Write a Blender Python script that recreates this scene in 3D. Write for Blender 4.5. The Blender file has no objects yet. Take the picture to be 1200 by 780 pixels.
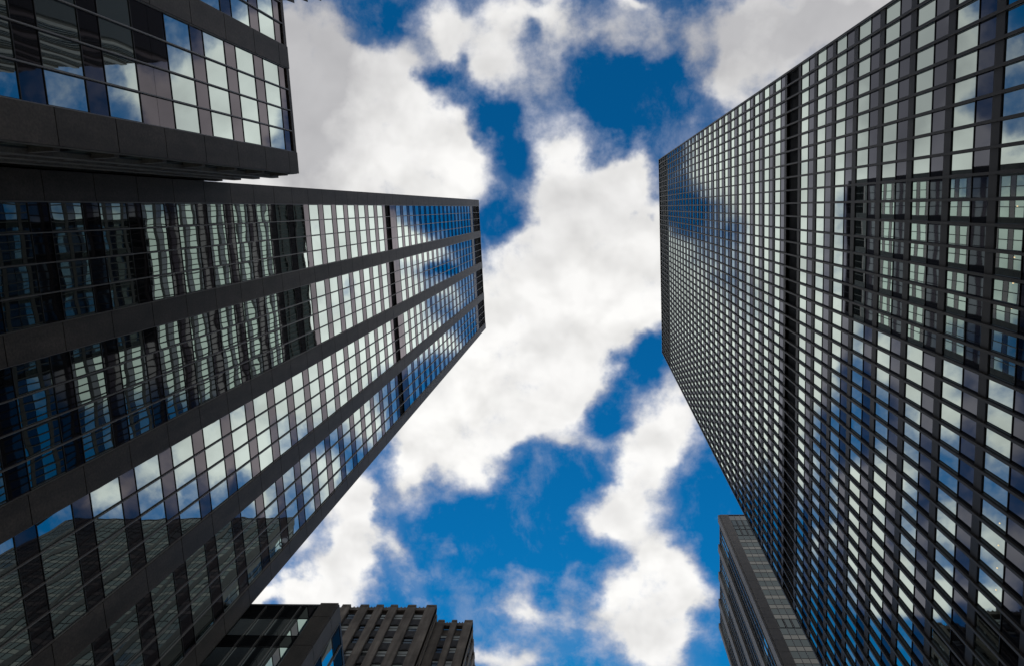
import bpy, math, random
from mathutils import Matrix, Vector
random.seed(7)
sc = bpy.context.scene
EYE = 1.7
# ------------------------------------------------------------------ camera
R = ((0.9938413397, 0.0491032611, 0.0993391221), (-0.0324637501, 0.9861468040, -0.1626671016), (-0.1059504450, 0.1584403698, 0.9816675368))
FPX = 885.96
cam_d = bpy.data.cameras.new('camera')
cam_d.sensor_fit = 'HORIZONTAL'; cam_d.sensor_width = 36.0; cam_d.lens = FPX / 1200 * 36
cam_d.clip_start = 0.1; cam_d.clip_end = 5000
cam = bpy.data.objects.new('camera', cam_d); sc.collection.objects.link(cam)
cx, cy, cz = Vector(R[0]), Vector(R[1]), Vector(R[2])
m = Matrix.Identity(4)
for i in range(3):
    m[i][0], m[i][1], m[i][2] = cx[i], -cy[i], -cz[i]
m[2][3] = EYE
cam.matrix_world = m
sc.camera = cam
# ------------------------------------------------------------------ sky, sun, exposure
SUN_DIR = Vector((-0.05, 0.80, 0.62)).normalized()
SUN_EL = math.asin(SUN_DIR.z)
CLOUDS = [(-0.3519,-0.2184,0.0625,0.0641,0.95), (-0.3668,-0.1221,0.0694,0.0774,0.9), (-0.3052,-0.1618,0.0568,0.0431,0.9), (-0.2758,-0.1004,0.0797,0.0605,1.1), (-0.3267,-0.0478,0.0926,0.0449,1), (-0.2074,-0.0964,0.0507,0.0601,1.1), (-0.1873,-0.057,0.0452,0.0552,0.9), (-0.234,-0.1998,0.0279,0.037,0.75), (-0.2747,-0.255,0.0334,0.0312,0.3), (-0.1853,-0.2588,0.0274,0.0464,0.75), (-0.1657,-0.2212,0.0241,0.0312,0.85), (-0.0988,-0.2422,0.0644,0.0411,0.85), (-0.1181,-0.1867,0.0327,0.0366,0.85), (-0.0453,-0.2332,0.0373,0.0358,0.7), (-0.0817,-0.1476,0.0436,0.0317,0.45), (-0.0418,-0.1868,0.0269,0.0311,0.35), (-0.1364,-0.1564,0.0385,0.0424,0.35), (-0.0379,-0.1501,0.0431,0.0315,0.3), (0.0064,-0.1835,0.0319,0.031,0.2), (0.0972,-0.2279,0.0311,0.0302,0.25), (0.1846,-0.1815,0.0307,0.0611,0.45), (-0.0974,-0.0522,0.0333,0.0437,0.22), (-0.1268,0.08,0.0251,0.0574,0.5), (-0.1446,-0.0107,0.0226,0.0334,0.3), (-0.0727,-0.1047,0.0329,0.0321,0.35), (0.0179,-0.2083,0.0422,0.0143,0.38), (0.0605,-0.2205,0.0521,0.0355,0.42), (0.0612,-0.2506,0.0156,0.01,0.6), (0.086,-0.1883,0.0209,0.0255,0.22), (0.1383,-0.1948,0.0165,0.0263,0.5), (0.1276,-0.1753,0.0104,0.0163,0.4), (0.2051,-0.2001,0.0356,0.0402,0.75), (0.2658,-0.2058,0.06,0.0449,0.95), (0.3355,-0.2106,0.059,0.0494,1), (0.1742,-0.1467,0.031,0.0287,0.6), (0.2052,-0.1191,0.0412,0.0258,0.55), (0.241,-0.1575,0.0406,0.0304,0.7), (0.1425,-0.0971,0.0262,0.0157,0.28), (-0.0249,-0.0644,0.0349,0.041,1), (-0.0486,-0.0223,0.0353,0.0439,0.7), (0.0118,-0.0138,0.0382,0.0493,0.75), (0.0618,-0.0489,0.028,0.0236,0.95), (0.0504,-0.0281,0.0238,0.0194,0.7), (-0.1105,-0.0145,0.0336,0.0276,0.3), (-0.1023,0.0471,0.0451,0.0338,0.3), (-0.0013,0.0516,0.0826,0.0617,1), (0.0758,0.055,0.0436,0.0669,0.95), (-0.048,0.1003,0.0674,0.0573,0.85), (0.0304,0.109,0.0883,0.08,1.1), (-0.1079,0.1614,0.0688,0.0706,1.05), (-0.0395,0.1753,0.0905,0.0823,1.1), (-0.1466,0.2311,0.0817,0.0725,1.1), (-0.0654,0.2451,0.0691,0.0601,0.95), (-0.2209,0.2778,0.0598,0.0617,1), (-0.2372,0.3392,0.0545,0.0439,0.7), (-0.1646,0.3403,0.0419,0.0562,0.85), (-0.2752,0.3575,0.0307,0.0316,0.4), (-0.1144,0.2921,0.0528,0.0428,0.75), (0.1166,0.2731,0.0503,0.0475,1), (0.0818,0.326,0.0454,0.0423,1), (0.0464,0.3679,0.0403,0.0431,0.95), (0.0045,0.4106,0.0409,0.035,0.9), (0.0388,0.442,0.0292,0.0441,0.5), (-0.0105,0.3305,0.0255,0.0171,0.5), (-0.0455,0.3299,0.0117,0.0196,0.35), (0.0916,0.4175,0.0345,0.0373,0.25), (0.073,0.4861,0.0257,0.0381,0.75), (0.0661,0.5371,0.0587,0.0518,1.05), (0.1015,0.5305,0.035,0.0645,0.8), (0.0706,0.6084,0.0593,0.0529,1.05), (0.0177,0.5697,0.0477,0.0327,0.6), (-0.1094,0.5641,0.0428,0.0238,0.75), (-0.1256,0.5183,0.022,0.0261,0.35), (-0.1777,0.5712,0.031,0.02,0.35), (-0.1439,0.6378,0.0683,0.0217,0.8), (-0.0552,0.5834,0.0485,0.0398,0.4), (-0.0399,0.4988,0.012,0.0258,0.3), (-0.3477,0.4076,0.0201,0.0453,0.75), (-0.3394,0.4596,0.0353,0.0328,0.9), (-0.374,0.4924,0.0408,0.0373,0.95), (-0.4162,0.5324,0.058,0.0216,0.75), (-0.4954,0.5395,0.0289,0.0163,0.55), (-0.2687,0.5253,0.0276,0.0239,0.4), (-0.2842,0.4793,0.0175,0.0131,0.2), (-0.2087,0.4665,0.0099,0.0181,0.25), (0.1481,0.5304,0.0139,0.0255,0.3), (-0.7536,0.0183,0.0638,0.0479,0.5), (-0.6377,0.0116,0.0747,0.0712,1), (-0.5082,0.0763,0.0857,0.0717,0.9), (-0.5969,0.0847,0.0625,0.0482,0.6), (-0.6963,0.1544,0.0644,0.0622,0.7), (-0.5397,0.0278,0.0491,0.0589,1), (-0.4516,0.0085,0.0481,0.058,1), (-0.4359,0.091,0.0546,0.0534,1), (-0.5387,0.123,0.0622,0.0484,0.8), (-0.643,0.1438,0.0636,0.0493,0.7), (-0.7428,0.203,0.0524,0.0507,0.6), (-0.5601,0.1956,0.0756,0.0497,0.7), (-0.4322,0.1749,0.0492,0.0365,0.8), (-0.7669,0.1027,0.0519,0.0493,0.5), (0.3819,0.026,0.0709,0.0641,1.1), (0.4651,0.0829,0.0703,0.0756,1), (0.5176,0.0326,0.0395,0.0632,0.9), (0.3429,0.1101,0.0519,0.055,1), (0.5091,0.1599,0.0505,0.0383,0.5), (0.4268,0.1461,0.041,0.033,0.6), (0.3649,0.0471,0.0476,0.07,1.1), (0.3067,-0.0075,0.0466,0.0454,1.05), (0.3143,0.084,0.0591,0.0586,1.1), (0.2971,0.1671,0.0597,0.06,1), (0.2451,0.11,0.0411,0.0292,0.8), (0.2455,0.0351,0.0256,0.0228,0.7), (0.2112,0.0446,0.0323,0.0159,0.75), (0.1978,0.1059,0.014,0.0139,0.4), (0.1749,0.1126,0.0116,0.0232,0.5), (0.2137,0.1697,0.0353,0.0356,0.9), (0.373,0.2009,0.0609,0.0611,1), (0.4396,0.2482,0.0621,0.0499,0.95), (0.4853,0.3227,0.0571,0.0448,0.8), (0.548,0.3089,0.0513,0.0514,0.95), (0.6193,0.3594,0.0458,0.0393,0.7), (0.7141,0.3714,0.0467,0.0331,0.7), (0.4807,0.4,0.0257,0.0392,0.6), (0.3877,0.3624,0.0376,0.0514,0.8), (0.318,0.2757,0.0366,0.0372,0.9), (0.4442,-0.1707,0.0525,0.0657,1.15), (0.4036,-0.222,0.046,0.0535,1.1), (0.5138,-0.1861,0.0473,0.0548,1), (0.5657,-0.1563,0.048,0.0557,1), (0.6073,-0.2087,0.0241,0.0439,0.7), (0.7144,-0.2324,0.0306,0.0164,0.35), (0.4395,-0.1043,0.0589,0.0446,1), (0.193,0.0318,0.08,0.0569,0.42), (0.2147,0.0105,0.0687,0.0316,0.3), (0.6932,-0.2088,0.1092,0.0667,0.3), (0.4936,0.3999,0.1527,0.0791,0.25), (-0.3723,-0.1288,0.0692,0.0918,1.05), (-0.435,-0.1643,0.0437,0.0698,0.95), (-0.2977,-0.0929,0.0607,0.0937,1.1), (-0.4489,-0.0635,0.0296,0.0204,0.4), (-0.5081,-0.1495,0.0192,0.0197,0.35), (-0.5087,-0.0449,0.0244,0.0143,0.5), (-0.2369,0.019,0.0627,0.1091,1.1), (-0.27,0.1626,0.0531,0.0908,1), (-0.3325,0.1097,0.0416,0.0662,0.6), (-0.2056,0.2751,0.0439,0.0708,0.8), (-0.2923,0.2311,0.0279,0.046,0.7), (-0.3667,0.2218,0.0263,0.0397,0.95), (-0.4148,0.2457,0.0314,0.0456,1), (-0.5016,0.2145,0.0459,0.0447,1), (-0.4431,0.3033,0.0231,0.0346,0.7), (-0.3869,0.3722,0.0322,0.0596,0.8), (-0.5279,0.3278,0.0414,0.0462,0.9), (-0.4736,0.2811,0.026,0.0228,0.7), (-0.3384,0.3835,0.0196,0.048,0.6), (-0.4593,0.4442,0.0374,0.0265,0.8), (-0.4299,0.5293,0.0327,0.0372,0.8), (-0.5031,0.4684,0.0319,0.0302,0.6), (-0.5173,0.5413,0.0322,0.0246,0.7), (-0.3736,0.4802,0.0241,0.0493,0.5), (-0.2958,0.4678,0.02,0.0495,0.4), (-0.5569,0.4805,0.0316,0.0605,0.8), (-0.2613,0.3706,0.0155,0.0482,0.4), (-0.4467,0.3965,0.1473,0.1699,0.2), (-0.4864,-0.1015,0.0774,0.0914,0.25), (0.1,-0.42,0.12,0.1,0.9), (0.28,-0.5,0.1,0.12,0.8), (0.2,-0.65,0.14,0.1,0.8), (-0.1,-0.55,0.15,0.12,0.8), (-0.35,-0.5,0.14,0.12,0.8), (-0.5,-0.7,0.2,0.12,0.8), (0.45,-0.6,0.2,0.2,0.75), (-0.6,-0.42,0.12,0.1,0.7), (0.65,-0.5,0.25,0.12,0.9), (0.85,-0.62,0.2,0.2,0.6), (0.7,0.06,0.14,0.12,0.5), (0.72,0.28,0.14,0.12,0.45), (-0.62,0.14,0.12,0.12,0.5)]
GAPS = [(-0.2629,-0.2625,0.0278,0.029,0.75), (-0.2889,-0.2194,0.0203,0.0168,0.45), (-0.2124,-0.1878,0.0156,0.0169,0.5), (-0.1846,-0.1859,0.0199,0.0126,0.5), (-0.1501,-0.2045,0.0088,0.0261,0.25), (-0.0782,-0.2202,0.0162,0.0144,0.45), (-0.1058,-0.1066,0.0386,0.0268,0.5), (0.0375,-0.1504,0.053,0.0365,0.6), (-0.1179,0.0184,0.0316,0.028,0.35), (0.0765,0.0221,0.0087,0.0087,0.4), (0.0495,0.0099,0.0109,0.0109,0.35), (0.0559,0.2072,0.0336,0.0256,0.9), (0.0899,0.1851,0.0222,0.0161,0.6), (0.003,0.2706,0.0286,0.0263,0.6), (0.0195,0.2948,0.0286,0.018,0.4), (-0.0469,0.3667,0.0585,0.0372,0.6), (-0.1218,0.4412,0.072,0.0512,0.5), (0.1376,0.4178,0.0285,0.0433,0.4), (0.1544,0.4674,0.0172,0.0756,0.4), (0.0267,0.2415,0.0227,0.0177,0.4), (-0.1564,0.4092,0.0242,0.019,0.4), (-0.078,0.5442,0.0146,0.0157,0.4), (-0.1399,0.0062,0.0204,0.0279,0.3), (-0.0955,0.025,0.0337,0.0313,0.3), (0.0531,-0.1338,0.0583,0.0366,0.35), (-0.1523,-0.168,0.0276,0.0317,0.4), (-0.1268,-0.1293,0.0331,0.0299,0.45), (-0.0946,-0.0629,0.0244,0.0348,0.45), (-0.1133,-0.0036,0.0202,0.0289,0.3), (-0.1347,0.057,0.0114,0.0398,0.25), (0.1005,-0.1153,0.0316,0.0314,0.3), (-0.0273,-0.1442,0.027,0.0315,0.25), (0.2027,0.0032,0.0457,0.0224,0.5), (0.1754,0.027,0.0286,0.0282,0.55), (0.1894,0.066,0.0254,0.0137,0.6), (0.3332,0.0949,0.0119,0.014,0.5), (0.2216,0.1108,0.0234,0.0163,0.4), (0.5152,0.3607,0.0257,0.0259,0.3), (0.2906,0.0849,0.0071,0.007,0.1)]
GREY = [(-0.3093,-0.2471,0.0894,0.0525,0.75), (-0.3758,-0.2094,0.0458,0.0753,0.4), (-0.38,-0.1666,0.0462,0.0654,0.6), (-0.3912,-0.1126,0.035,0.0666,0.5), (0.266,-0.1859,0.149,0.0706,1), (0.06,-0.2003,0.1247,0.0409,0.5), (-0.1004,-0.2115,0.1181,0.0467,0.35), (0.1433,-0.1843,0.0413,0.051,0.5), (-0.0488,-0.1508,0.0647,0.0421,0.4), (-0,0.0129,0.1091,0.0498,0.4), (-0.3348,-0.2172,0.0679,0.064,0.5), (-0.3603,-0.0664,0.0467,0.0448,0.3), (0.3258,-0.2014,0.0788,0.0497,0.4), (-0.3968,-0.1372,0.1172,0.1119,1), (0.553,-0.161,0.0716,0.0667,0.6), (0.7178,-0.2104,0.0976,0.0668,0.5), (0.72,-0.56,0.3,0.2,0.9)]

def build_world():
    w = bpy.data.worlds.new('World'); sc.world = w; w.use_nodes = True
    w.cycles.sampling_method = 'MANUAL'; w.cycles.sample_map_resolution = 256
    nt = w.node_tree; N = nt.nodes; L = nt.links
    N.clear()
    def math_(op, a, b=None, c=None, clamp=False):
        n = N.new('ShaderNodeMath'); n.operation = op; n.use_clamp = clamp
        for i, v in enumerate((a, b, c)):
            if v is None: continue
            if isinstance(v, (int, float)): n.inputs[i].default_value = v
            else: L.new(v, n.inputs[i])
        return n.outputs[0]
    def vec(op, a, b=None):
        n = N.new('ShaderNodeVectorMath'); n.operation = op
        for i, v in enumerate((a, b)):
            if v is None: continue
            if isinstance(v, tuple): n.inputs[i].default_value = v
            elif isinstance(v, (int, float)): n.inputs['Scale'].default_value = v
            else: L.new(v, n.inputs[i])
        return n.outputs['Value'] if op == 'DOT_PRODUCT' else n.outputs['Vector']
    def noise(v, scale, detail=4, rough=.55, dist=0.0, off=(0, 0, 0)):
        n = N.new('ShaderNodeTexNoise'); n.noise_dimensions = '3D'
        n.inputs['Scale'].default_value = scale; n.inputs['Detail'].default_value = detail
        n.inputs['Roughness'].default_value = rough; n.inputs['Distortion'].default_value = dist
        L.new(vec('ADD', v, off), n.inputs['Vector'])
        return n
    def smooth(v, a, b, lo=0., hi=1.):
        n = N.new('ShaderNodeMapRange'); n.interpolation_type = 'SMOOTHSTEP'
        L.new(v, n.inputs['Value'])
        for k, x in zip(('From Min', 'From Max', 'To Min', 'To Max'), (a, b, lo, hi)): n.inputs[k].default_value = x
        return n.outputs[0]
    tc = N.new('ShaderNodeTexCoord')
    sx = N.new('ShaderNodeSeparateXYZ'); L.new(tc.outputs['Generated'], sx.inputs[0])
    z = math_('MAXIMUM', sx.outputs['Z'], 0.12)
    cb = N.new('ShaderNodeCombineXYZ')          # where the ray meets a flat cloud deck
    L.new(math_('DIVIDE', sx.outputs['X'], z), cb.inputs[0]); L.new(math_('DIVIDE', sx.outputs['Y'], z), cb.inputs[1])
    p = cb.outputs[0]
    w1 = vec('SCALE', vec('SUBTRACT', noise(p, 9, 2, .5).outputs['Color'], (.5, .5, .5)), WARP1)
    w2 = vec('SCALE', vec('SUBTRACT', noise(p, 34, 3, .55, off=(3, 1, 7)).outputs['Color'], (.5, .5, .5)), WARP2)
    q = vec('MULTIPLY', vec('ADD', vec('ADD', p, w1), w2), (1, 1, 0))
    def blobs(lst):
        acc = None
        for (x, y, rx, ry, wt) in lst:
            d = vec('MULTIPLY', vec('SUBTRACT', q, (x, y, 0)), (1 / rx, 1 / ry, 0))
            e = math_('POWER', math.exp(-1), vec('DOT_PRODUCT', d, d))
            acc = math_('MULTIPLY', e, wt) if acc is None else math_('MULTIPLY_ADD', e, wt, acc)
        return acc
    D = math_('SUBTRACT', math_('MINIMUM', blobs(CLOUDS), 1.15), blobs(GAPS))
    # beyond the part of the deck above the street: unseen cumulus, thickened to whiten the ambient light
    far = smooth(vec('DOT_PRODUCT', p, p), .9, 1.5)
    D = math_('ADD', D, math_('MULTIPLY', far, smooth(noise(p, 1.6, 3, .5, off=(9, 2, 4)).outputs[0], .30, .48)))
    pw = vec('ADD', p, vec('SCALE', w1, .45))
    pl = (-.003, .030, 0)                                       # a step towards the sun along the deck
    f1 = math_('SUBTRACT', noise(pw, 12, 9, .60, off=(1, 5, 2)).outputs[0], .5)
    f2 = math_('SUBTRACT', noise(p, 70, 4, .6, off=(4, 8, 3)).outputs[0], .5)
    s0 = noise(pw, 15, 3, .5, off=(6, 3, 8)).outputs[0]
    s1 = noise(vec('ADD', pw, pl), 15, 3, .5, off=(6, 3, 8)).outputs[0]
    edge = math_('ADD', D, math_('MULTIPLY_ADD', f1, 1.9, math_('MULTIPLY', f2, .52)))
    veil = math_('MULTIPLY', smooth(D, .06, .55), math_('MULTIPLY_ADD', f1, 1.3, .34, clamp=True))
    wisp = math_('MULTIPLY', smooth(noise(vec('MULTIPLY', pw, (1.0, .7, 1)), 8, 9, .66, off=(7, 7, 1)).outputs[0], .50, .74), .42)
    alpha = math_('MAXIMUM', smooth(edge, ALPHA[0], ALPHA[1]), math_('MAXIMUM', veil, wisp))
    core = smooth(math_('MULTIPLY_ADD', f1, 1.15, D), CORE[0], CORE[1])
    grey = math_('MULTIPLY', blobs(GREY), math_('MULTIPLY_ADD', f1, 1.2, .9), clamp=True)
    def mixc(f, a, b):
        n = N.new('ShaderNodeMix'); n.data_type = 'RGBA'
        L.new(f, n.inputs['Factor'])
        for s, v in ((6, a), (7, b)):
            if isinstance(v, tuple): n.inputs[s].default_value = (*v, 1)
            else: L.new(v, n.inputs[s])
        return n.outputs[2]
    K = CLOUD_K
    cc = mixc(core, (.42 * K, .47 * K, .62 * K), (1.0 * K, .99 * K, .97 * K))
    lit = math_('MULTIPLY_ADD', math_('SUBTRACT', s0, s1), .62, .99, clamp=False)   # sides of the billows turned to the sun
    lit = math_('MINIMUM', math_('MAXIMUM', lit, .66), 1.08)
    cc = vec('SCALE', cc, 1.0); L.new(lit, cc.node.inputs['Scale'])
    big = smooth(noise(q, 7, 3, .5, off=(2, 9, 5)).outputs[0], .40, .62)
    cc = mixc(math_('MULTIPLY', big, .13), cc, (.66 * K, .66 * K, .69 * K))
    cc = mixc(math_('MULTIPLY', grey, .75, clamp=True), cc, (.39 * K, .39 * K, .415 * K))
    sky = N.new('ShaderNodeTexSky'); sky.sky_type = 'NISHITA'; sky.sun_disc = False
    sky.sun_elevation = SUN_EL; sky.sun_rotation = math.atan2(SUN_DIR.x, SUN_DIR.y)
    sky.air_density = 1.0; sky.dust_density = 0.3; sky.ozone_density = 3.0
    tint = N.new('ShaderNodeMix'); tint.data_type = 'RGBA'; tint.blend_type = 'MULTIPLY'; tint.inputs['Factor'].default_value = 1
    L.new(sky.outputs[0], tint.inputs[6]); tint.inputs[7].default_value = (*SKY_TINT, 1)
    out = mixc(alpha, tint.outputs[2], cc)
    bg = N.new('ShaderNodeBackground'); bg.inputs['Strength'].default_value = SKY_STR
    L.new(out, bg.inputs['Color'])
    o = N.new('ShaderNodeOutputWorld'); L.new(bg.outputs[0], o.inputs['Surface'])
WARP1, WARP2 = .085, .035
ALPHA, CORE = (-.06, 1.04), (.30, 1.02)
SKY_STR = 0.10
CLOUD_K = 9.4
SKY_TINT = (0.02, 0.80, 1.22)
build_world()
sun_d = bpy.data.lights.new('sun', 'SUN'); sun_d.energy = 2.2; sun_d.angle = math.radians(0.5); sun_d.color = (1, .95, .88)
sun = bpy.data.objects.new('sun', sun_d); sc.collection.objects.link(sun)
sun.rotation_euler = (-SUN_DIR).to_track_quat('-Z', 'Y').to_euler()
sc.view_settings.view_transform = 'Standard'; sc.view_settings.look = 'None'
sc.view_settings.exposure = 0.0; sc.view_settings.gamma = 1.0; sc.view_settings.use_curve_mapping = False
sc.cycles.max_bounces = 8; sc.cycles.glossy_bounces = 6; sc.cycles.diffuse_bounces = 2
# ------------------------------------------------------------------ materials
def new_mat(name):
    mt = bpy.data.materials.new(name); mt.use_nodes = True
    nt = mt.node_tree
    return mt, nt, nt.nodes, nt.links, nt.nodes['Principled BSDF']
def glass(name, col, rough=0.012, bump=.0022, bscale=.55, vary=.06, f0=.30, f1=1.0):
    """coated facade glass: dark behind, a faintly wavy mirror in front that grows towards grazing; panes differ a little"""
    mt, nt, N, L, b = new_mat(name)
    b.inputs['Base Color'].default_value = (.006, .007, .008, 1); b.inputs['Roughness'].default_value = .4
    b.inputs['Specular IOR Level'].default_value = 0
    gl = N.new('ShaderNodeBsdfGlossy'); gl.inputs['Roughness'].default_value = rough
    g = N.new('ShaderNodeNewGeometry')
    mr = N.new('ShaderNodeMapRange'); mr.inputs['To Min'].default_value = 1 - vary; mr.inputs['To Max'].default_value = 1.0
    L.new(g.outputs['Random Per Island'], mr.inputs['Value'])
    hsv = N.new('ShaderNodeHueSaturation'); hsv.inputs['Color'].default_value = (*col, 1)
    L.new(mr.outputs[0], hsv.inputs['Value']); L.new(hsv.outputs[0], gl.inputs['Color'])
    nz = N.new('ShaderNodeTexNoise'); nz.inputs['Scale'].default_value = bscale; nz.inputs['Detail'].default_value = 1.0
    mp = N.new('ShaderNodeVectorMath'); mp.operation = 'MULTIPLY'; mp.inputs[1].default_value = (1, 1, .55)
    L.new(g.outputs['Position'], mp.inputs[0]); L.new(mp.outputs[0], nz.inputs['Vector'])
    bp = N.new('ShaderNodeBump'); bp.inputs['Strength'].default_value = 1; bp.inputs['Distance'].default_value = bump * 2
    L.new(nz.outputs[0], bp.inputs['Height']); L.new(bp.outputs[0], gl.inputs['Normal'])
    lw = N.new('ShaderNodeLayerWeight'); lw.inputs['Blend'].default_value = .5
    sq = N.new('ShaderNodeMath'); sq.operation = 'MULTIPLY'; L.new(lw.outputs['Facing'], sq.inputs[0]); L.new(lw.outputs['Facing'], sq.inputs[1])
    fa_ = N.new('ShaderNodeMath'); fa_.operation = 'MULTIPLY_ADD'; fa_.use_clamp = True
    L.new(sq.outputs[0], fa_.inputs[0]); fa_.inputs[1].default_value = f1; fa_.inputs[2].default_value = f0
    mx = N.new('ShaderNodeMixShader'); L.new(fa_.outputs[0], mx.inputs[0]); L.new(b.outputs[0], mx.inputs[1]); L.new(gl.outputs[0], mx.inputs[2])
    L.new(mx.outputs[0], nt.nodes['Material Output'].inputs['Surface'])
    return mt
def solid(name, col, rough=.6, metal=0., spec=.5, nscale=0., namp=0., stain=0., speck=0.):
    mt, nt, N, L, b = new_mat(name)
    b.inputs['Roughness'].default_value = rough; b.inputs['Metallic'].default_value = metal
    b.inputs['Specular IOR Level'].default_value = spec
    b.inputs['Base Color'].default_value = (*col, 1)
    if namp or stain or speck:
        g = N.new('ShaderNodeNewGeometry')
        v = None
        def add(scale, amp, detail, stretch=(1, 1, 1)):
            nonlocal v
            mp = N.new('ShaderNodeVectorMath'); mp.operation = 'MULTIPLY'; mp.inputs[1].default_value = stretch
            L.new(g.outputs['Position'], mp.inputs[0])
            nz = N.new('ShaderNodeTexNoise'); nz.inputs['Scale'].default_value = scale; nz.inputs['Detail'].default_value = detail
            L.new(mp.outputs[0], nz.inputs['Vector'])
            mr = N.new('ShaderNodeMapRange'); mr.inputs['From Min'].default_value = .3; mr.inputs['From Max'].default_value = .7
            mr.inputs['To Min'].default_value = 1 - amp; mr.inputs['To Max'].default_value = 1 + amp
            L.new(nz.outputs[0], mr.inputs['Value'])
            if v is None: v = mr.outputs[0]
            else:
                mm = N.new('ShaderNodeMath'); mm.operation = 'MULTIPLY'; L.new(v, mm.inputs[0]); L.new(mr.outputs[0], mm.inputs[1]); v = mm.outputs[0]
        if namp: add(nscale, namp, 4)
        if speck: add(9, speck, 3)
        if stain: add(1.3, stain, 5, (1, 1, .12))
        # every slab of stone comes out of the quarry a slightly different grey
        mr = N.new('ShaderNodeMapRange'); mr.inputs['To Min'].default_value = .88; mr.inputs['To Max'].default_value = 1.12
        L.new(g.outputs['Random Per Island'], mr.inputs['Value'])
        mm = N.new('ShaderNodeMath'); mm.operation = 'MULTIPLY'; L.new(v, mm.inputs[0]); L.new(mr.outputs[0], mm.inputs[1])
        hsv = N.new('ShaderNodeHueSaturation'); hsv.inputs['Color'].default_value = (*col, 1)
        L.new(mm.outputs[0], hsv.inputs['Value']); L.new(hsv.outputs[0], b.inputs['Base Color'])
    return mt
M = dict(
    vision = glass('vision_glass', (.86, .99, .94), .010, .0034, .50, .06, .38, .95),
    spandrel = glass('spandrel_glass', (.96, .88, .96), .02, .0030, .60, .10, .04, .40),
    vision_r = glass('vision_glass_bronze', (.83, .955, .89), .010, .0012, .45, .05, .32, .72),
    spandrel_r = glass('spandrel_glass_violet', (.83, .86, 1.0), .02, .0020, .60, .06, .04, .27),
    slab_vision = glass('slab_vision_glass', (.80, .95, 1.0), .03, .0015, .6, .12, .055, .17),
    slab_spandrel = glass('slab_spandrel_glass', (.98, 1.0, .97), .05, .0015, .6, .08, .10, .17),
    granite = solid('dark_granite', (.052, .043, .036), .55, 0, .35, .9, .2, .28, .32),
    granite_joint = solid('granite_joint', (.004, .004, .004), .9),
    alu = solid('grey_aluminium', (.19, .18, .17), .38, .55),
    frame = solid('dark_frame', (.022, .022, .023), .45, 0., .4),
    lit_brown_granite = solid('lit_brown_granite', (.078, .069, .060), .6, 0, .4, .9, .14, .06, .2),  # brown granite, with the brighter light on it put into the colour
    black_glass = glass('black_spandrel_glass', (.9, .95, .95), .03, .002, .6, .1, .02, .06),
    bronze = solid('dark_bronze_metal', (.028, .024, .0205), .5, 0., .2, .5, .08),
    band = solid('dark_metal_panel', (.036, .0305, .026), .5, 0., .2, .5, .08),
    louver = solid('louver_black', (.008, .008, .008), .7, 0, .2),
    slat = solid('louver_slat', (.014, .014, .014), .6, 0, .3),
    grey_slat = solid('grey_louver_slat', (.10, .125, .125), .5, 0, .4),
    flank = solid('flank_granite', (.12, .108, .096), .6, 0, .4, .9, .2, .15, .2),
    pale = solid('pale_stone_panel', (.24, .23, .215), .6, 0, .4, .8, .1),
    stone = solid('limestone', (.145, .127, .110), .85, 0, .3, .5, .24, .34, .14),
    stone_dark = solid('dark_spandrel_metal', (.030, .029, .029), .6, 0, .3, 1.2, .2),
    blind = solid('pale_window_blind', (.32, .35, .345), .55, 0, .5),
    sash = solid('window_sash_glass', (.02, .022, .024), .08, 0., .6),
    roof = solid('roof_membrane', (.10, .10, .10), .9),
    asphalt = solid('asphalt', (.05, .05, .052), .9, 0, .3, .6, .15, 0, .1),
    concrete = solid('concrete', (.27, .26, .245), .9, 0, .3, .7, .1, 0, .08),
    paint = solid('road_paint', (.75, .74, .70), .7),
)
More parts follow.
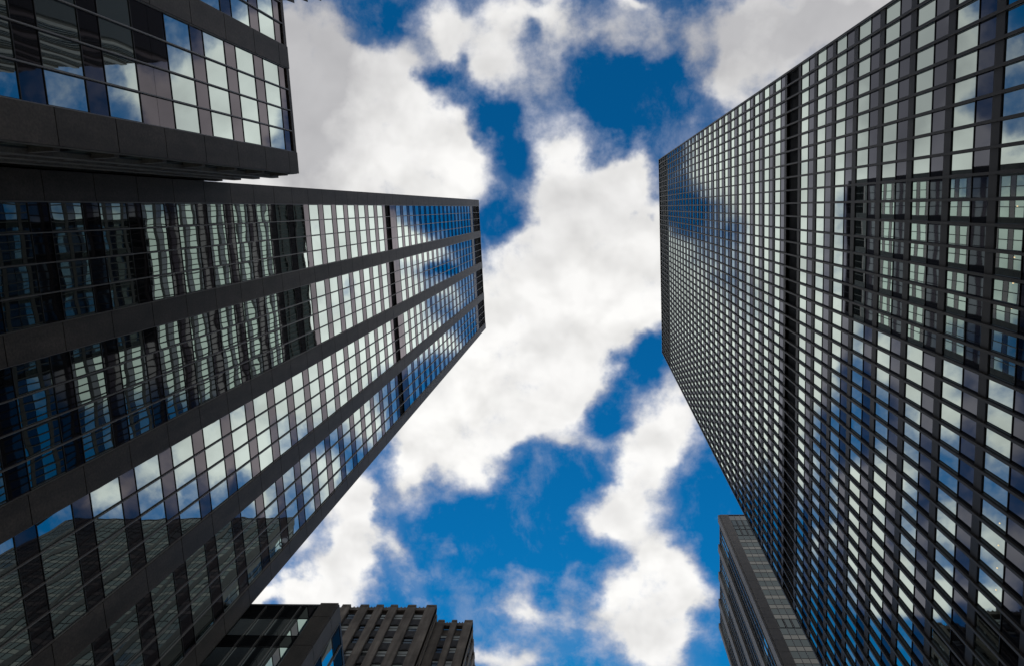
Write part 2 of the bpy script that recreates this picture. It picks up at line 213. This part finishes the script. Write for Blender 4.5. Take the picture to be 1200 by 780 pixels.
# ------------------------------------------------------------------ mesh helpers
class Frame:
    """a wall's own axes: u along the wall, n out of it, z up (heights measured from the photographer's eye)"""
    def __init__(s, o, u, n):
        s.o, s.u, s.n = o, u, n
        s.flip = (u[0] * n[1] - u[1] * n[0]) < 0
    def pt(s, u, n, z):
        return Vector((s.o[0] + s.u[0] * u + s.n[0] * n, s.o[1] + s.u[1] * u + s.n[1] * n, z + EYE))
class MB:
    def __init__(s): s.v, s.f, s.mi, s.mats = [], [], [], []
    def slot(s, m):
        if m not in s.mats: s.mats.append(m)
        return s.mats.index(m)
    def box(s, fr, u0, u1, n0, n1, z0, z1, m, tilt=None):
        k = len(s.v); i = s.slot(m)
        for z in (z0, z1):
            for n in (n0, n1):
                for u in (u0, u1):
                    d = 0.
                    if tilt: d = (u - (u0 + u1) / 2) * tilt[0] + (z - (z0 + z1) / 2) * tilt[1]
                    s.v.append(fr.pt(u, n + d, z))
        q = [(0, 1, 3, 2), (4, 6, 7, 5), (0, 4, 5, 1), (2, 3, 7, 6), (0, 2, 6, 4), (1, 5, 7, 3)]
        for a in q:
            a = tuple(k + j for j in a)
            s.f.append(a if fr.flip else a[::-1]); s.mi.append(i)
        return s
    def prism(s, fr, pts, n0, n1, m):
        """an outline in (u, z), given from n0 to n1"""
        k = len(s.v); c = len(pts); i = s.slot(m)
        for n in (n0, n1):
            for u, z in pts: s.v.append(fr.pt(u, n, z))
        fs = [tuple(range(k, k + c))[::-1], tuple(range(k + c, k + 2 * c))]
        fs += [(k + j, k + (j + 1) % c, k + c + (j + 1) % c, k + c + j) for j in range(c)]
        for a in fs: s.f.append(a if fr.flip else a[::-1]); s.mi.append(i)
        return s
    def build(s, name, parent=None, center=True):
        base = Vector((0, 0, 0))
        if center and s.v:
            lo = [min(p[i] for p in s.v) for i in range(3)]; hi = [max(p[i] for p in s.v) for i in range(3)]
            base = Vector(((lo[0] + hi[0]) / 2, (lo[1] + hi[1]) / 2, lo[2]))
        me = bpy.data.meshes.new(name)
        me.from_pydata([tuple(p - base) for p in s.v], [], s.f)
        for mm in s.mats: me.materials.append(mm)
        me.polygons.foreach_set('material_index', s.mi); me.update()
        o = bpy.data.objects.new(name, me); sc.collection.objects.link(o)
        o['_w'] = base
        if parent is not None:
            o.parent = parent; o.location = base - Vector(parent['_w'])
        else: o.location = base
        return o
def thing(name, loc, label, cat):
    o = bpy.data.objects.new(name, None); sc.collection.objects.link(o)
    o.location = loc; o['_w'] = Vector(loc); o['label'] = label; o['category'] = cat
    o.empty_display_size = 2
    return o
RT = Matrix(R)
def share(pts):
    """rough size of a quad in the photograph, 0 when it is outside it"""
    px = []
    for p in pts:
        c = RT @ (p - Vector((0, 0, EYE)))
        if c.z <= .1: return 0
        px.append((c.x / c.z * FPX + 600, c.y / c.z * FPX + 390))
    mx = sum(p[0] for p in px) / 4; my = sum(p[1] for p in px) / 4
    if not (-15 < mx < 1215 and -15 < my < 795): return 0
    a = 0
    for i in range(4):
        x0, y0 = px[i]; x1, y1 = px[(i + 1) % 4]; a += x0 * y1 - x1 * y0
    return abs(a) / 2
def tilt(k=.0009): return (random.gauss(0, k), random.gauss(0, k))
def panes_out(root, cells, name, build_one, cap=100):
    """the cap largest cells in view become parts of their own, the rest one part"""
    order = sorted(cells, key=lambda c: -c['share'])
    for c in order[:cap]:
        build_one(c, None)
    rest = MB()
    for c in order[cap:]: build_one(c, rest)
    if rest.v:
        o = rest.build(name, root); o['kind'] = 'stuff'
def cell(fr, u0, u1, z0, z1, **k):
    d = dict(fr=fr, u0=u0, u1=u1, z0=z0, z1=z1, t=tilt(), share=share([fr.pt(u0, 0, z0), fr.pt(u1, 0, z0), fr.pt(u1, 0, z1), fr.pt(u0, 0, z1)]))
    d.update(k); return d
def window_builder(root, frame_m, glass_m, t=.035):
    def one(c, rest):
        fr, u0, u1, z0, z1 = c['fr'], c['u0'], c['u1'], c['z0'], c['z1']
        f = rest or MB()
        f.box(fr, u0, u1, -.06, .02, z0, z0 + t, frame_m); f.box(fr, u0, u1, -.06, .02, z1 - t, z1, frame_m)
        f.box(fr, u0, u0 + t, -.06, .02, z0 + t, z1 - t, frame_m); f.box(fr, u1 - t, u1, -.06, .02, z0 + t, z1 - t, frame_m)
        g = rest or MB()
        if rest is None: w = f.build('window', root)
        g.box(fr, u0 + t, u1 - t, -.05, -.02, z0 + t, z1 - t, c.get('gm') or glass_m, c['t'])
        if rest is None: g.build('pane', w)
    return one
def spandrel_builder(root, m):
    def one(c, rest):
        g = rest or MB()
        g.box(c['fr'], c['u0'], c['u1'], -.05, -.015, c['z0'] + .012, c['z1'] - .012, c.get('gm') or m, c['t'])
        if rest is None: g.build('spandrel_panel', root)
    return one
def louver(root, fr, u0, u1, z0, z1, pitch=.22, slat='slat'):
    f = MB(); f.box(fr, u0, u1, -.35, -.28, z0, z1, M['louver'])
    z = z0 + .06
    while z < z1 - .05:
        f.box(fr, u0, u1, -.27, -.16, z, z + .05 + (.06 if slat != 'slat' else 0), M[slat]); z += pitch
    return f.build('louver_panel', root)
# ------------------------------------------------------------------ the granite family: piers, bays of four panes, dark glass
def granite_facade(root, fr, piers, n, floors, top, base, joints, vision, spandrel, pier_out=.14, mull=(.055, .10), coping=True, cellsW=None, cellsS=None, pier_m=None):
    """floors: rows (z0, z1, kind); piers: (u0, u1) from left to right, with n panes between two piers"""
    for (a, b) in piers:
        p = MB(); p.box(fr, a + .01, b - .01, -.5, pier_out - .03, base, top, M['granite_joint'])
        zs = [base] + sorted(z for z in joints if base + .3 < z < top - .3) + [top]
        for z0, z1 in zip(zs, zs[1:]): p.box(fr, a, b, -.02, pier_out, z0 + .026, z1 - .026, pier_m or M['granite'])
        p.build('pier', root)
    for (a, b) in zip(piers, piers[1:]):
        u0, u1 = a[1], b[0]
        e = .05
        for u in (u0, u1 - e):
            MB().box(fr, u + .002, u + e - .002, -.05, .085, base + .02, top - .5, M['alu']).build('edge_trim', root)
        w = (u1 - u0 - 2 * e) / n
        for k in range(1, n):
            uc = u0 + e + k * w
            MB().box(fr, uc - mull[0] / 2, uc + mull[0] / 2, -.05, mull[1], base + .02, top - .45, M['alu']).build('mullion', root)
        for k in range(n):
            x0 = u0 + e + k * w + (mull[0] / 2 if k else 0); x1 = u0 + e + (k + 1) * w - (mull[0] / 2 if k < n - 1 else 0)
            for (z0, z1, kind) in floors:
                if kind == 'vision': cellsW.append(cell(fr, x0, x1, z0, z1))
                elif kind == 'spandrel': cellsS.append(cell(fr, x0, x1, z0, z1))
                elif kind == 'pale': cellsS.append(cell(fr, x0, x1, z0, z1, gm=M['pale']))
                elif kind == 'boxed':
                    MB().box(fr, x0, x1, -.06, -.03, z0, z1, M['louver']).box(fr, x0 + .16, x1 - .16, -.03, -.005, z0 + .22, z1 - .22, vision).build('vent_frame', root)
        for (z0, z1, kind) in floors:
            if kind == 'louver': louver(root, fr, u0 + e, u1 - e, z0, z1)
        if coping: MB().box(fr, u0, u1, -.5, .09, top - .45, top, M['granite']).build('coping', root)
def core(root, x0, x1, y0, y1, z0, z1, m='frame', name='wall'):
    fr = Frame((x0, y0), (1, 0), (0, 1))
    return MB().box(fr, 0, x1 - x0, 0, y1 - y0, z0, z1, M[m]).build(name, root)
def lobby(root, fr, piers, top):
    for (a, b) in zip(piers, piers[1:]):
        MB().box(fr, a[1], b[0], -.45, -.40, -EYE, top - .6, M['vision']).box(fr, a[1], b[0], -.5, .05, top - .6, top, M['granite']).build('lobby_glazing', root)

# ================================================================== ground, street
gfr = Frame((0, 0), (1, 0), (0, 1))
def structure(mb, name):
    o = mb.build(name); o['kind'] = 'structure'; return o
structure(MB().box(gfr, -3000, 3000, -3000, 3000, -EYE - .6, -EYE - .10, M['concrete']), 'ground')
structure(MB().box(gfr, -9.5, 7.0, -400, 400, -EYE - .098, -EYE - .004 - .05, M['asphalt']), 'road')
for x0, x1, nm in ((-24.9, -9.8, 'pavement'), (7.3, 15.4, 'pavement')):
    structure(MB().box(gfr, x0, x1, -300, 300, -EYE - .099, -EYE + .06, M['concrete']), nm)
for x0, x1 in ((-9.798, -9.5), (7.0, 7.298)):
    structure(MB().box(gfr, x0, x1, -300, 300, -EYE - .097, -EYE + .07, M['concrete']), 'kerb')
mk = MB()
for x in (-5.4, -1.25, 2.9):
    y = -200
    while y < 200:
        mk.box(gfr, x - .06, x + .06, y, y + 3, -EYE - .05, -EYE - .046, M['paint']); y += 9
structure(mk, 'lane_marking')

# ================================================================== left: granite and glass tower
PIT = 3.71
LT = thing('granite_tower', (-25, 12, 0), 'tall tower with dark granite piers and wide mirrored glass bays, left of the sky', 'skyscraper')
fl = Frame((-25, 0), (0, 1), (1, 0))
piers_l = [(-2.92, -1.52), (4.12, 5.48), (11.20, 12.62), (18.32, 19.78), (25.45, 26.72)]
rows = []
z = 89.02
while z > 8:
    rows += [(z, z + 2.40, 'vision'), (z + 2.40, z + PIT, 'spandrel')]; z -= PIT
low_l = z + PIT
rows = [r for r in rows if r[0] < 92.5]
rows = [(a, min(b, 92.62), k) for a, b, k in rows]
rows += [(92.62, 95.0, 'louver'), (95.0, 96.5, 'spandrel'), (96.5, 98.02, 'spandrel')]
for k in range(17):
    z = 98.02 + k * PIT
    rows += [(z, z + 2.40, 'vision'), (z + 2.40, z + PIT, 'spandrel')]
z = 98.02 + 17 * PIT
rows += [(z, 163.9, 'pale'), (163.9, 164.4, 'spandrel'), (164.4, 173.4, 'louver')]
joints_l = [89.02 + k * PIT - .35 for k in range(-24, 24)]
cw, cs = [], []
granite_facade(LT, fl, piers_l, 4, rows, 173.9, low_l, joints_l, M['vision'], M['spandrel'], cellsW=cw, cellsS=cs)
panes_out(LT, cw, 'window', window_builder(LT, M['frame'], M['vision']))
panes_out(LT, cs, 'spandrel_panel', spandrel_builder(LT, M['spandrel']))
for (a, b) in piers_l: MB().box(fl, a, b, -.5, .14, -EYE, low_l, M['granite']).build('pier', LT)
lobby(LT, fl, piers_l, low_l)
core(LT, -62, -25.42, -2.5, 26.3, -EYE, 172.8)
core(LT, -62, -25.50, -2.90, -2.501, -EYE, 173.85, 'granite', 'side_wall')
core(LT, -62, -25.50, 26.301, 26.70, -EYE, 173.85, 'granite', 'side_wall')

# ================================================================== right: curtain wall tower with close-set fins
RTW = thing('fin_tower', (15.6, 12, 0), 'huge dark tower with close-set thin metal fins over greenish glass, filling the right', 'skyscraper')
fR = Frame((15.6, 0), (0, 1), (-1, 0))
NB, Y0, Y1 = 43, -9.44, 33.1
RP = 3.93
bw = (Y1 - Y0) / NB
ROOF_R = 171.1
tops = {k: 31.2 + RP * k for k in range(-6, 32)}
cw, cs = [], []
zb = tops[-6] - RP
for k, zt in tops.items():
    for j in range(NB):
        u0 = Y0 + j * bw + .045; u1 = Y0 + (j + 1) * bw - .045
        if k != 8:
            cw.append(cell(fR, u0, u1, zt - 1.95, zt)); cs.append(cell(fR, u0, u1, zt - RP + .66, zt - 1.95))
    if k == 8: louver(RTW, fR, Y0, Y1, zt - RP + .62, zt + .0, .2)
    MB().box(fR, Y0 + .04, Y1 - .04, -.06, .03, zt, zt + .63, M['band']).build('floor_band', RTW)
panes_out(RTW, cw, 'window', window_builder(RTW, M['frame'], M['vision_r'], .03))
panes_out(RTW, cs, 'spandrel_panel', spandrel_builder(RTW, M['spandrel_r']))
for j in range(NB + 1):
    u = Y0 + j * bw
    e = .075 if 0 < j < NB else .14
    MB().box(fR, u - .042, u + .042, -.06, .11, zb + .1, ROOF_R - .02, M['bronze']).box(fR, u - .058, u + .058, .11, .135, zb + .1, ROOF_R - .02, M['bronze']).build('fin', RTW)
zt = tops[31] + .63
for k in range(4):
    h = (ROOF_R - .5 - zt) / 4
    louver(RTW, fR, Y0, Y1, zt + k * h + .16, zt + (k + 1) * h - .16, .3, 'grey_slat')
    MB().box(fR, Y0 + .04, Y1 - .04, -.06, .04, zt + (k + 1) * h - .159, zt + (k + 1) * h + .159, M['band']).build('floor_band', RTW)
MB().box(fR, Y0 - .05, Y1 + .05, -.5, .10, ROOF_R - .34, ROOF_R, M['band']).build('coping', RTW)
# a row of small ceiling lights left on behind the glass of one storey
lm, nt_, N_, L_, b_ = new_mat('ceiling_light_warm')
b_.inputs['Emission Color'].default_value = (1, .72, .38, 1); b_.inputs['Emission Strength'].default_value = 1.1
for u in (.73, 2.6, 3.56, 4.5, 12.97, 13.89, 14.84, 15.77):
    MB().box(fR, u - .02, u + .02, -.015, .0, 29.75, 29.80, lm).build('ceiling_light', RTW)
core(RTW, 16.0, 58, Y0 + .1, Y1 - .1, -EYE, ROOF_R - .6)
for a, b in ((Y0 - .04, Y0 + .099), (Y1 - .099, Y1 + .04)):
    core(RTW, 15.68, 58, a, b, zb, ROOF_R - .35, 'band', 'side_wall')
for j in range(0, NB + 1, 6):
    u = Y0 + min(j, NB) * bw
    MB().box(fR, u - .4, u + .4, -.6, .1, -EYE, zb + .08, M['bronze']).build('column', RTW)
MB().box(fR, Y0, Y1, -.35, -.30, -EYE, zb, M['vision_r']).build('lobby_glazing', RTW)

# ================================================================== upper left: lower granite block standing forward of the tower
AN = thing('granite_block', (-20, -14, 0), 'lower granite office block with mirrored windows at top left, beside the taller tower', 'office building')
fa = Frame((-20, 0), (0, -1), (1, 0))
pa = [(3.29 + 6.97 * k, 3.29 + 6.97 * k + 1.42) for k in range(4)]
def rows_block(roof, special=()):
    r = [(roof - 1.62, roof - .45, 'spandrel')]
    z = roof - 1.62 - 2.45
    k = 0
    while z > 5:
        r.append((z, z + 2.45, 'vision'))
        h = 1.32 if k not in special else 2.75
        if h > 2: r += [(z - h, z - h / 2, 'spandrel'), (z - h / 2, z, 'spandrel')]
        else: r.append((z - h, z, 'spandrel'))
        z -= h + 2.45; k += 1
    return r, z + 2.45
ROOF_B = 51.8
rb, low_b = rows_block(ROOF_B, (3,))
jb = [ROOF_B - 1.6 - 3.77 * k for k in range(14)]
cw, cs = [], []
granite_facade(AN, fa, pa, 4, rb, ROOF_B, low_b, jb, M['vision'], M['spandrel'], cellsW=cw, cellsS=cs)
# its flank, seen almost edge-on from below: shallow granite ribs between ledges
ff = Frame((-20, -3.29), (-1, 0), (0, 1))
for k in range(13):
    u = .0 + k * 1.36
    w = .52 if k else .3
    r = MB()
    zs = [low_b] + [zz + .4 for zz in reversed(jb) if low_b + 1 < zz + .4 < ROOF_B - 1] + [ROOF_B]
    for z0, z1 in zip(zs, zs[1:]): r.box(ff, u + .002, u + w, -.4, .02 + .2 * (k > 0), z0 + .02, z1 - .02, M['flank'])
    r.build('rib', AN)
    if k < 12:
        for z0, z1 in zip(zs, zs[1:]):
            zm = z0 + 1.3
            cs.append(cell(ff, u + w, u + 1.36, z0, zm)); cs[-1]['t'] = None
            cw.append(cell(ff, u + w, u + 1.36, zm, z1)); cw[-1]['t'] = None
for zz in jb:
    if low_b + 1 < zz + .4 < ROOF_B - 1: MB().box(ff, .3, 16.6, -.3, .15, zz + .25, zz + .62, M['flank']).build('ledge', AN)
panes_out(AN, cw, 'window', window_builder(AN, M['frame'], M['vision']))
panes_out(AN, cs, 'spandrel_panel', spandrel_builder(AN, M['spandrel']))
for (a, b) in pa: MB().box(fa, a, b, -.5, .14, -EYE, low_b, M['granite']).build('pier', AN)
lobby(AN, fa, pa, low_b)
core(AN, -60, -20.42, -25.4, -3.72, -EYE, ROOF_B - .8)
MB().box(ff, 0, 40, -.5, -.42, -EYE, ROOF_B - .5, M['granite']).build('side_wall', AN)

# ================================================================== lower left: its twin across the tower, front turned to us
BL = thing('glass_block', (-27, 28.8, 0), 'dark glass block with granite corner pier between granite tower and limestone building', 'office building')
fb = Frame((-19.85, 28.8), (-1, 0), (0, -1))
pb = [(0.0, 1.38), (6.95, 8.35), (13.9, 15.3)]
rb2, low2 = [(ROOF_B - 2.0, ROOF_B - .3, 'spandrel')], None
z = ROOF_B - 2.0 - 2.35
while z > 5:
    rb2 += [(z, z + 2.35, 'vision'), (z - 1.34, z, 'spandrel')]; z -= 3.69
low2 = z + 2.35
cw, cs = [], []
granite_facade(BL, fb, pb, 4, rb2, ROOF_B, low2, [ROOF_B - 2 - 3.69 * k for k in range(14)], M['vision'], M['black_glass'], mull=(.06, .14), cellsW=cw, cellsS=cs, coping=False)
fs = Frame((-19.85, 28.8), (0, 1), (1, 0))
ps = [(0.0, 1.30), (8.3, 9.7), (16.7, 18.1)]
granite_facade(BL, fs, ps, 4, rb2, ROOF_B, low2, [ROOF_B - 2 - 3.69 * k for k in range(14)], M['vision'], M['black_glass'], pier_out=.05, mull=(.06, .10), cellsW=cw, cellsS=cs, coping=False, pier_m=M['lit_brown_granite'])  # side piers lighter than the front: stronger light here put into the colour
panes_out(BL, cw, 'window', window_builder(BL, M['frame'], M['vision']))
panes_out(BL, cs, 'spandrel_panel', spandrel_builder(BL, M['black_glass']))
core(BL, -46, -20.4, 29.35, 46.5, -EYE, ROOF_B - .4)
for fr_, pp in ((fb, pb), (fs, ps)):
    MB().box(fr_, pp[0][1], pp[-1][0], -.5, .02, ROOF_B - .299, ROOF_B - .02, M['frame']).build('coping', BL)
    MB().box(fr_, .6, pp[-1][1], -.5, -.1, -EYE, low2, M['granite']).build('base_wall', BL)

# ================================================================== bottom: limestone building with a set-back wing
SB = thing('limestone_building', (-40, 70, 0), 'older limestone building with notched parapet and dark window columns, at the bottom of the view', 'office building')
ZS = 120.0
def stone_front(fr, piers, roof, base, floor_h, cellsW, first=1.9, win_h=1.75, merlon=True, depth=.35):
    for (a, b) in piers:
        p = MB()
        z = roof
        while z > base + .1:
            z0 = max(base, z - floor_h); p.box(fr, a, b, -1.0, 0, z0 + .014, z - .014, M['stone']); z = z0
        p.build('pier', SB)
        if merlon and a < 17: MB().box(fr, a + .05, b - .05, -.8, .06, roof + .001, roof + .5, M['stone']).box(fr, (a + b) / 2 - .3, (a + b) / 2 + .3, -.5, .0, roof + .5, roof + .62, M['stone']).build('merlon', SB)
    for (a, b) in zip(piers, piers[1:]):
        u0, u1 = a[1], b[0]
        MB().box(fr, u0, u1, -1.0, -depth + .12, roof - .85, roof, M['stone']).build('parapet', SB)
        if merlon and u0 < 17:
            for q_ in (.3, .7): MB().box(fr, u0 + (u1 - u0) * q_ - .1, u0 + (u1 - u0) * q_ + .1, -.7, -.3, roof, roof + .42, M['stone']).build('baluster', SB)
        z = roof - first
        k = 0
        while z - win_h > base:
            cellsW.append(cell(fr, u0 + .03, u1 - .03, z - win_h, z, d=depth))
            nz = z - floor_h
            MB().box(fr, u0 + .02, u1 - .02, -depth - .25, -depth + .06, nz + .001, z - win_h - .001, M['stone_dark']).box(fr, u0 + .3 * (u1 - u0), u0 + .7 * (u1 - u0), -depth + .06, -depth + .11, nz + .2, z - win_h - .2, M['stone_dark']).build('spandrel_panel', SB)
            z = nz; k += 1
def sash_builder():
    def one(c, rest):
        fr, u0, u1, z0, z1, d = c['fr'], c['u0'], c['u1'], c['z0'], c['z1'], c['d']
        t = .06; zm = (z0 + z1) / 2
        f = rest or MB()
        for a in ((u0, u1, z0, z0 + t), (u0, u1, z1 - t, z1), (u0, u0 + t, z0 + t, z1 - t), (u1 - t, u1, z0 + t, z1 - t), (u0 + t, u1 - t, zm - .03, zm + .03)):
            f.box(fr, a[0], a[1], -d - .2, -d - .05, a[2], a[3], M['frame'])
        w = f.build('window', SB) if rest is None else None
        g = rest or MB()
        r = random.Random(int(u0 * 991) + int(z0 * 77)); drop = r.choice((0, 0, .25, .5, .8, 1))
        zc = z1 - t - (z1 - z0 - 2 * t) * drop
        if drop < .99: g.box(fr, u0 + t, u1 - t, -d - .15, -d - .12, z0 + t, zc, M['slab_vision'])
        if drop > .01: g.box(fr, u0 + t, u1 - t, -d - .15, -d - .12, zc, z1 - t, M['blind'])
        if rest is None: g.build('pane', w)
    return one
cw = []
f1 = Frame((-28.5, 67.0), (-1, 0), (0, -1))
pp1 = [(0, 1.85), (3.62, 5.2), (6.9, 8.25), (9.45, 10.8), (12.1, 13.7), (15.4, 17.0), (18.8, 20.4), (22, 23.4), (24.7, 26.1)]
stone_front(f1, pp1, ZS, 60, 3.62, cw)
f1s = Frame((-28.5, 67.35), (0, 1), (1, 0))
stone_front(f1s, [(-.34, .35), (1.15, 1.75), (2.5, 4.2)], ZS, 60, 3.62, cw, merlon=False, depth=.2)
f2 = Frame((-22.3, 69.8), (-1, 0), (0, -1))
stone_front(f2, [(0, 1.5), (2.75, 3.75), (4.95, 6.18)], ZS, 60, 3.62, cw, first=3.6)
f2s = Frame((-22.3, 70.3), (0, 1), (1, 0))
stone_front(f2s, [(-.48, 1.4), (2.7, 3.9), (5.2, 6.4), (7.7, 9.0), (10.3, 11.6), (13, 14.5)], ZS, 60, 3.62, cw, merlon=False, depth=.2)
panes_out(SB, cw, 'window', sash_builder())
core(SB, -70, -29.5, 68.0, 100, -EYE, ZS - .9, 'stone')
core(SB, -29.49, -23.3, 70.8, 100, -EYE, ZS - .9, 'stone')
core(SB, -54, -28.51, 67.01, 67.99, -EYE, 59.9, 'stone', 'base_wall')
core(SB, -28.49, -22.31, 69.81, 70.79, -EYE, 59.9, 'stone', 'base_wall')

# ================================================================== lower right: far slab behind the fin tower
ST = thing('slab_tower', (55, 76.7, 0), 'far slab tower with a brown corner pier, partly behind the fin tower at bottom right', 'skyscraper')
ZT = 182.0
fs1 = Frame((29.9, 76.7), (1, 0), (0, -1))
piers_s = [(0, 1.95)] + [(1.95 + 5.35 + 7.1 * k, 1.95 + 5.35 + 7.1 * k + 1.3) for k in range(9)]
rs = [(ZT - 3.2, ZT - .5, 'spandrel'), (ZT - 6.6, ZT - 3.2, 'boxed'), (ZT - 8.6, ZT - 6.6, 'boxed'), (ZT - 12.0, ZT - 8.6, 'boxed')]
z = ZT - 12.0
k = 0
while z > 25:
    if abs(z - 132.5) < 1.8: rs += [(z - 3.2, z, 'boxed')]; z -= 3.2
    rs += [(z - 2.2, z, 'vision'), (z - 3.62, z - 2.2, 'spandrel')]; z -= 3.62
cw, cs = [], []
granite_facade(ST, fs1, piers_s, 4, rs, ZT, z, [ZT - 12 - 3.62 * k for k in range(48)], M['slab_vision'], M['slab_spandrel'], pier_out=.12, mull=(.07, .08), cellsW=cw, cellsS=cs, pier_m=M['lit_brown_granite'])
fs2 = Frame((29.9, 77.4), (0, 1), (-1, 0))
piers_s2 = [(-.69, 1.1), (7.0, 8.9), (14.3, 16.2), (21.6, 23.5), (28.3, 29.6)]
granite_facade(ST, fs2, piers_s2, 4, rs, ZT, z, [ZT - 12 - 3.62 * k for k in range(48)], M['vision'], M['spandrel'], pier_out=.45, mull=(.09, .16), cellsW=cw, cellsS=cs, pier_m=M['lit_brown_granite'])
panes_out(ST, cw, 'window', window_builder(ST, M['frame'], M['slab_vision']))
panes_out(ST, cs, 'spandrel_panel', spandrel_builder(ST, M['slab_spandrel']))
core(ST, 30.5, 95, 77.25, 106.7, -EYE, ZT - .6)

# ================================================================== beyond the fin tower: a slab that only shows mirrored in the block at top left
RB = thing('striped_tower', (150, -57, 0), 'tall striped slab mirrored in the windows of the granite block at top left', 'skyscraper')
fr1 = Frame((102, -57), (1, 0), (0, 1))
rr = []
z = 258.0
while z > 150:
    rr += [(z - 2.3, z, 'vision'), (z - 3.7, z - 2.3, 'spandrel')]; z -= 3.7
cw, cs = [], []
granite_facade(RB, fr1, [(8.2 * k, 8.2 * k + 2.4) for k in range(13)], 4, rr, 260.0, z, [], M['slab_vision'], M['black_glass'], pier_out=.5, mull=(.09, .2), cellsW=cw, cellsS=cs)
panes_out(RB, cw, 'window', window_builder(RB, M['frame'], M['slab_vision']), 0)
panes_out(RB, cs, 'spandrel_panel', spandrel_builder(RB, M['black_glass']), 0)
core(RB, 102, 202.8, -90, -57.6, -EYE, 259.5)

# ================================================================== top edge: old building whose pointed cresting just enters the view
CB = thing('crested_building', (-46, -40, 0), 'building showing only pointed dark roof cresting at the top edge of the photo', 'office building')
fc = Frame((-32, -27.3), (-1, 0), (0, 1))
ZC = 95.7
cwall = MB()
cwall.box(fc, 0, 28, -30, 0, -EYE, ZC, M['stone'])
cwall.build('wall', CB)
for k in range(16):
    u = .5 + k * 1.75
    MB().prism(fc, [(u - .42, ZC + .001), (u + .42, ZC + .001), (u + .42, ZC + .5), (u, ZC + 1.9), (u - .42, ZC + .5)], -.45, .12, M['stone_dark']).build('cresting', CB)
MB().box(fc, -.15, 28.15, -.8, .2, ZC - .9, ZC - .002, M['stone_dark']).build('cornice', CB)
for o in sc.objects:
    if '_w' in o: del o['_w']
